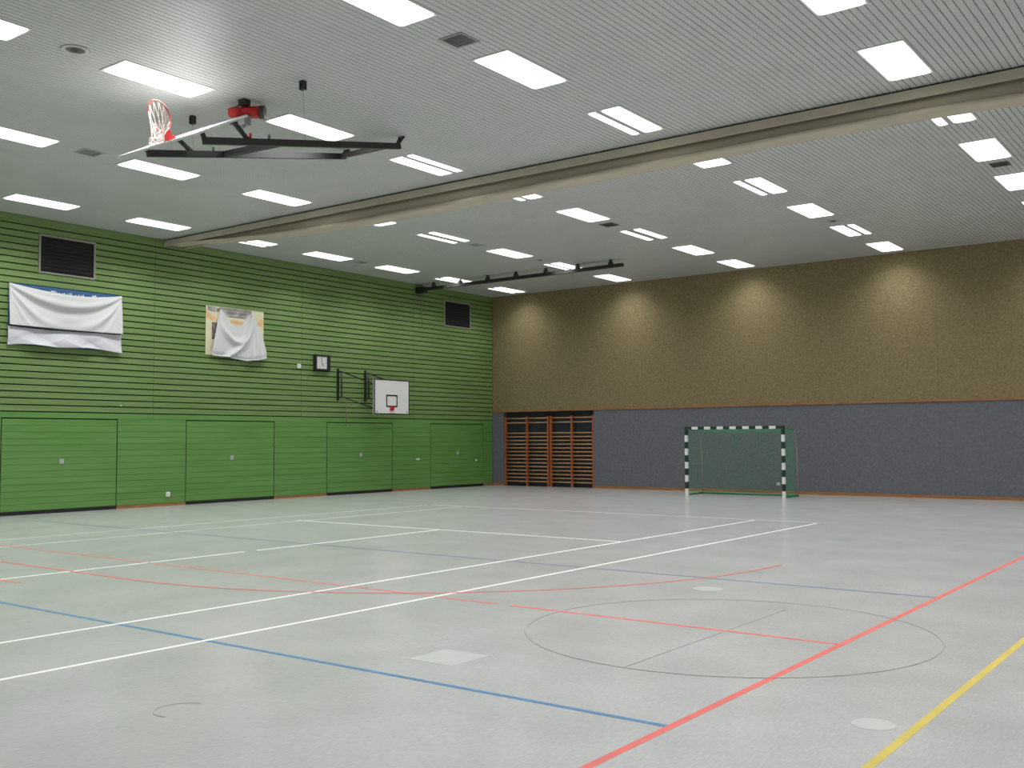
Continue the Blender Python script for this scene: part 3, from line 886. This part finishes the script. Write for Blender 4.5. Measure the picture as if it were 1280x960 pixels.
# ---- wall mounted practice backboard
wb = thing('wall_basketball_hoop', (XG, 23.3, 2.95), 'white wall-mounted basketball backboard on swung-aside black steel arms', 'basketball hoop')
OX = 0.60
FX = XG + OX
wy0, wy1, wz0, wz1 = 23.06, 24.69, 2.515, 3.645
for yb in (22.06, 23.25):
    MB().box(XG, XG + 0.05, yb - 0.03, yb + 0.03, 2.93, 3.93).build('wall_post', 'black', wb)
    MB().tube([(XG + 0.13, yb + 0.05, 3.03), (XG + 0.13, yb + 0.05, 3.83)], 0.022, 8).build('pivot_tube', 'black', wb)
    for zz in (3.03, 3.83):
        MB().bar((XG + 0.02, yb, zz), (XG + 0.15, yb + 0.06, zz), 0.03, 0.04).build('hinge', 'black', wb)
    for zz in (3.83, 3.05):
        MB().bar((XG + 0.13, yb + 0.05, zz), (FX - 0.05, yb + 1.25, zz - 0.40), 0.025, 0.035).build('arm', 'black', wb)
    MB().bar((FX - 0.05, yb + 1.25, 2.62), (FX - 0.05, yb + 1.25, 3.46), 0.035, 0.035).build('board_post', 'black', wb)
bo = B(FX - 0.012, FX + 0.012, wy0 + 0.02, wy1 - 0.02, wz0 + 0.02, wz1 - 0.02).build('backboard', 'white', wb)
for a, b, c, d in ((wy0, wy1, wz0, wz0 + 0.035), (wy0, wy1, wz1 - 0.035, wz1), (wy0, wy0 + 0.035, wz0 + 0.035, wz1 - 0.035), (wy1 - 0.035, wy1, wz0 + 0.035, wz1 - 0.035)):
    B(FX - 0.03, FX + 0.018, a, b, c, d).build('board_edge', 'black', bo)
B(FX - 0.03, FX + 0.010, wy0 - 0.03, wy0, wz0, wz1).build('side_rail', 'grey', bo)
sy0, sy1, sz0, sz1 = 23.60, 24.12, 2.755, 3.15
for a, b, c, d in ((sy0, sy1, sz0, sz0 + 0.045), (sy0, sy1, sz1 - 0.045, sz1), (sy0, sy0 + 0.045, sz0, sz1), (sy1 - 0.045, sy1, sz0, sz1)):
    B(FX + 0.012, FX + 0.016, a, b, c, d).build('target_bar', 'black', bo)
MB().box(FX + 0.012, FX + 0.05, 23.77, 23.93, 2.64, 2.77).box(FX + 0.05, FX + 0.11, 23.80, 23.90, 2.70, 2.74).build('rim_mount', 'red', wb)
for yy in (wy0 + 0.1, wy1 - 0.14):
    B(FX + 0.012, FX + 0.02, yy, yy + 0.05, wz0 + 0.07, wz0 + 0.11).build('bolt_plate', 'grey', bo)
MB().tube([(XG + 0.15, 22.3, 3.03), (XG + 0.14, 22.31, 2.5), (XG + 0.12, 22.3, 2.15)], 0.010, 6).build('pull_rope', 'rope', wb)

# ================================================================== WALL BARS in the niche
RZ = [2.46, 2.30, 1.92] + [1.92 - 0.1345 * i for i in range(1, 14)]
def wall_bars(xs, label):
    t = thing('wall_bars', ((xs[0] + xs[-1]) / 2, YB + 0.1, 0), label, 'wall bars', 'wooden wall bars in the niche')
    for i, xx in enumerate(xs):
        MB().box(xx - 0.035, xx + 0.035, YB + 0.02, YB + 0.13, 0.0, 2.53).build('upright', 'wood_red', t)
    for k, z in enumerate(RZ):
        yc = YB + 0.05 if k > 1 else YB + 0.035
        for a, b in zip(xs[:-1], xs[1:]):
            mb = MB().tube([(a + 0.03, yc, z), (b - 0.03, yc, z)], 0.021, 8)
            mb.build('rung', 'rung', t)
wall_bars((-22.78, -21.80, -20.86), 'wooden wall bars in the niche, set next to the green wall')
wall_bars((-20.74, -19.85, -18.955), 'wooden wall bars in the niche, set further from the green wall')

# ================================================================== HANDBALL GOAL
GX0, GX1, GY, GZ = -14.21, -11.17, 27.70, 2.05
g = thing('handball_goal', ((GX0 + GX1) / 2, GY, 0), 'handball goal with green and white striped posts and green net', 'goal')
P = 0.08
def striped(axis, a0, a1, segs, x=None):
    if axis == 'z':
        o = B(x - P / 2, x + P / 2, GY - P / 2, GY + P / 2, a0, a1).build('post', 'post', g)
    else:
        o = B(a0, a1, GY - P / 2, GY + P / 2, GZ - P, GZ).build('crossbar', 'post', g)
    e = 0.0015
    for s0, s1 in segs:
        if axis == 'z':
            B(x - P / 2 - e, x + P / 2 + e, GY - P / 2 - e, GY + P / 2 + e, s0, s1).build('stripe', 'darkgreen', o)
        else:
            B(s0, s1, GY - P / 2 - e, GY + P / 2 + e, GZ - P - e, GZ + e).build('stripe', 'darkgreen', o)
zs = [(0.2 + 0.4 * i, 0.4 + 0.4 * i) for i in range(4)] + [(1.8, GZ - P - 0.002)]
striped('z', 0.0, GZ - P, zs, GX0)
striped('z', 0.0, GZ - P, zs, GX1)
xs0, n = GX0 - P / 2, 15
Lx = GX1 - GX0 + P
c0 = 0.24
st = (Lx - 2 * c0) / 13
hs = [(xs0 - 0.001, xs0 + c0)] + [(xs0 + c0 + st * (2 * i + 1), xs0 + c0 + st * (2 * i + 2)) for i in range(6)] + [(xs0 + Lx - c0, xs0 + Lx + 0.001)]
striped('x', xs0, xs0 + Lx, hs)
DT, DB = 0.78, 1.05
for X in (GX0, GX1):
    MB().tube([(X, GY + 0.03, GZ - 0.05), (X, GY + DT, GZ - 0.12)], 0.014, 8).build('top_arm', 'greensteel', g)
    MB().tube([(X, GY + DB, 0.02), (X, GY + DB - 0.03, 1.2), (X, GY + DT + 0.12, GZ - 0.2), (X, GY + DT, GZ - 0.12)], 0.016, 8).build('rear_support', 'pole_beige', g)
    MB().tube([(X, GY + 0.03, 0.03), (X, GY + DB, 0.03)], 0.025, 8).build('base_side', 'greensteel', g)
MB().tube([(GX0, GY + DB, 0.03), (GX1, GY + DB, 0.03)], 0.025, 8).build('base_rear', 'greensteel', g)
MB().tube([(GX0, GY + DT, GZ - 0.12), (GX1, GY + DT, GZ - 0.12)], 0.008, 6).build('top_cord', 'greensteel', g)
# net: rear sheet, two sides and the roof, as real cords
net = MB()
R = 0.0017
def cord(p, q):
    net.tube([p, q], R, 3, cap=False)
STEP = 0.045
def ry(z):   # depth of rear net at height z
    return GY + DT - 0.04 + (0.12) * (1 - z / (GZ - 0.12))
nz = int((GZ - 0.15) / STEP)
nx = int((GX1 - GX0) / STEP)
for i in range(nx + 1):
    xx = GX0 + (GX1 - GX0) * i / nx
    sag = 0.05 * math.sin(math.pi * i / nx)
    net.tube([(xx, GY + 0.04, GZ - 0.03), (xx, GY + DT * 0.55, GZ - 0.12 - sag), (xx, GY + DT - 0.04, GZ - 0.14), (xx, ry(0.05), 0.05)], R, 3, cap=False)
for j in range(nz + 1):
    z = 0.05 + (GZ - 0.2) * j / nz
    cord((GX0, ry(z), z), (GX1, ry(z), z))
for j in range(1, 12):
    t_ = j / 12
    yy = GY + 0.04 + (DT - 0.08) * t_
    zz = GZ - 0.03 - 0.11 * t_
    net.tube([(GX0, yy, zz), ((GX0 + GX1) / 2, yy, zz - 0.05), (GX1, yy, zz)], R, 3, cap=False)
for X in (GX0, GX1):
    for j in range(nz + 1):
        z = 0.05 + (GZ - 0.2) * j / nz
        cord((X, GY + 0.04, z), (X, ry(z), z))
    ny = 16
    for i in range(ny + 1):
        f_ = i / ny
        cord((X, GY + 0.04 + (ry(0.05) - GY - 0.04) * f_, 0.05), (X, GY + 0.04 + (ry(GZ) - GY - 0.04) * f_, GZ - 0.06 - 0.07 * f_))
tag(net.build('net', 'netgreen', g), 'green cord net behind the posts', kind='stuff')
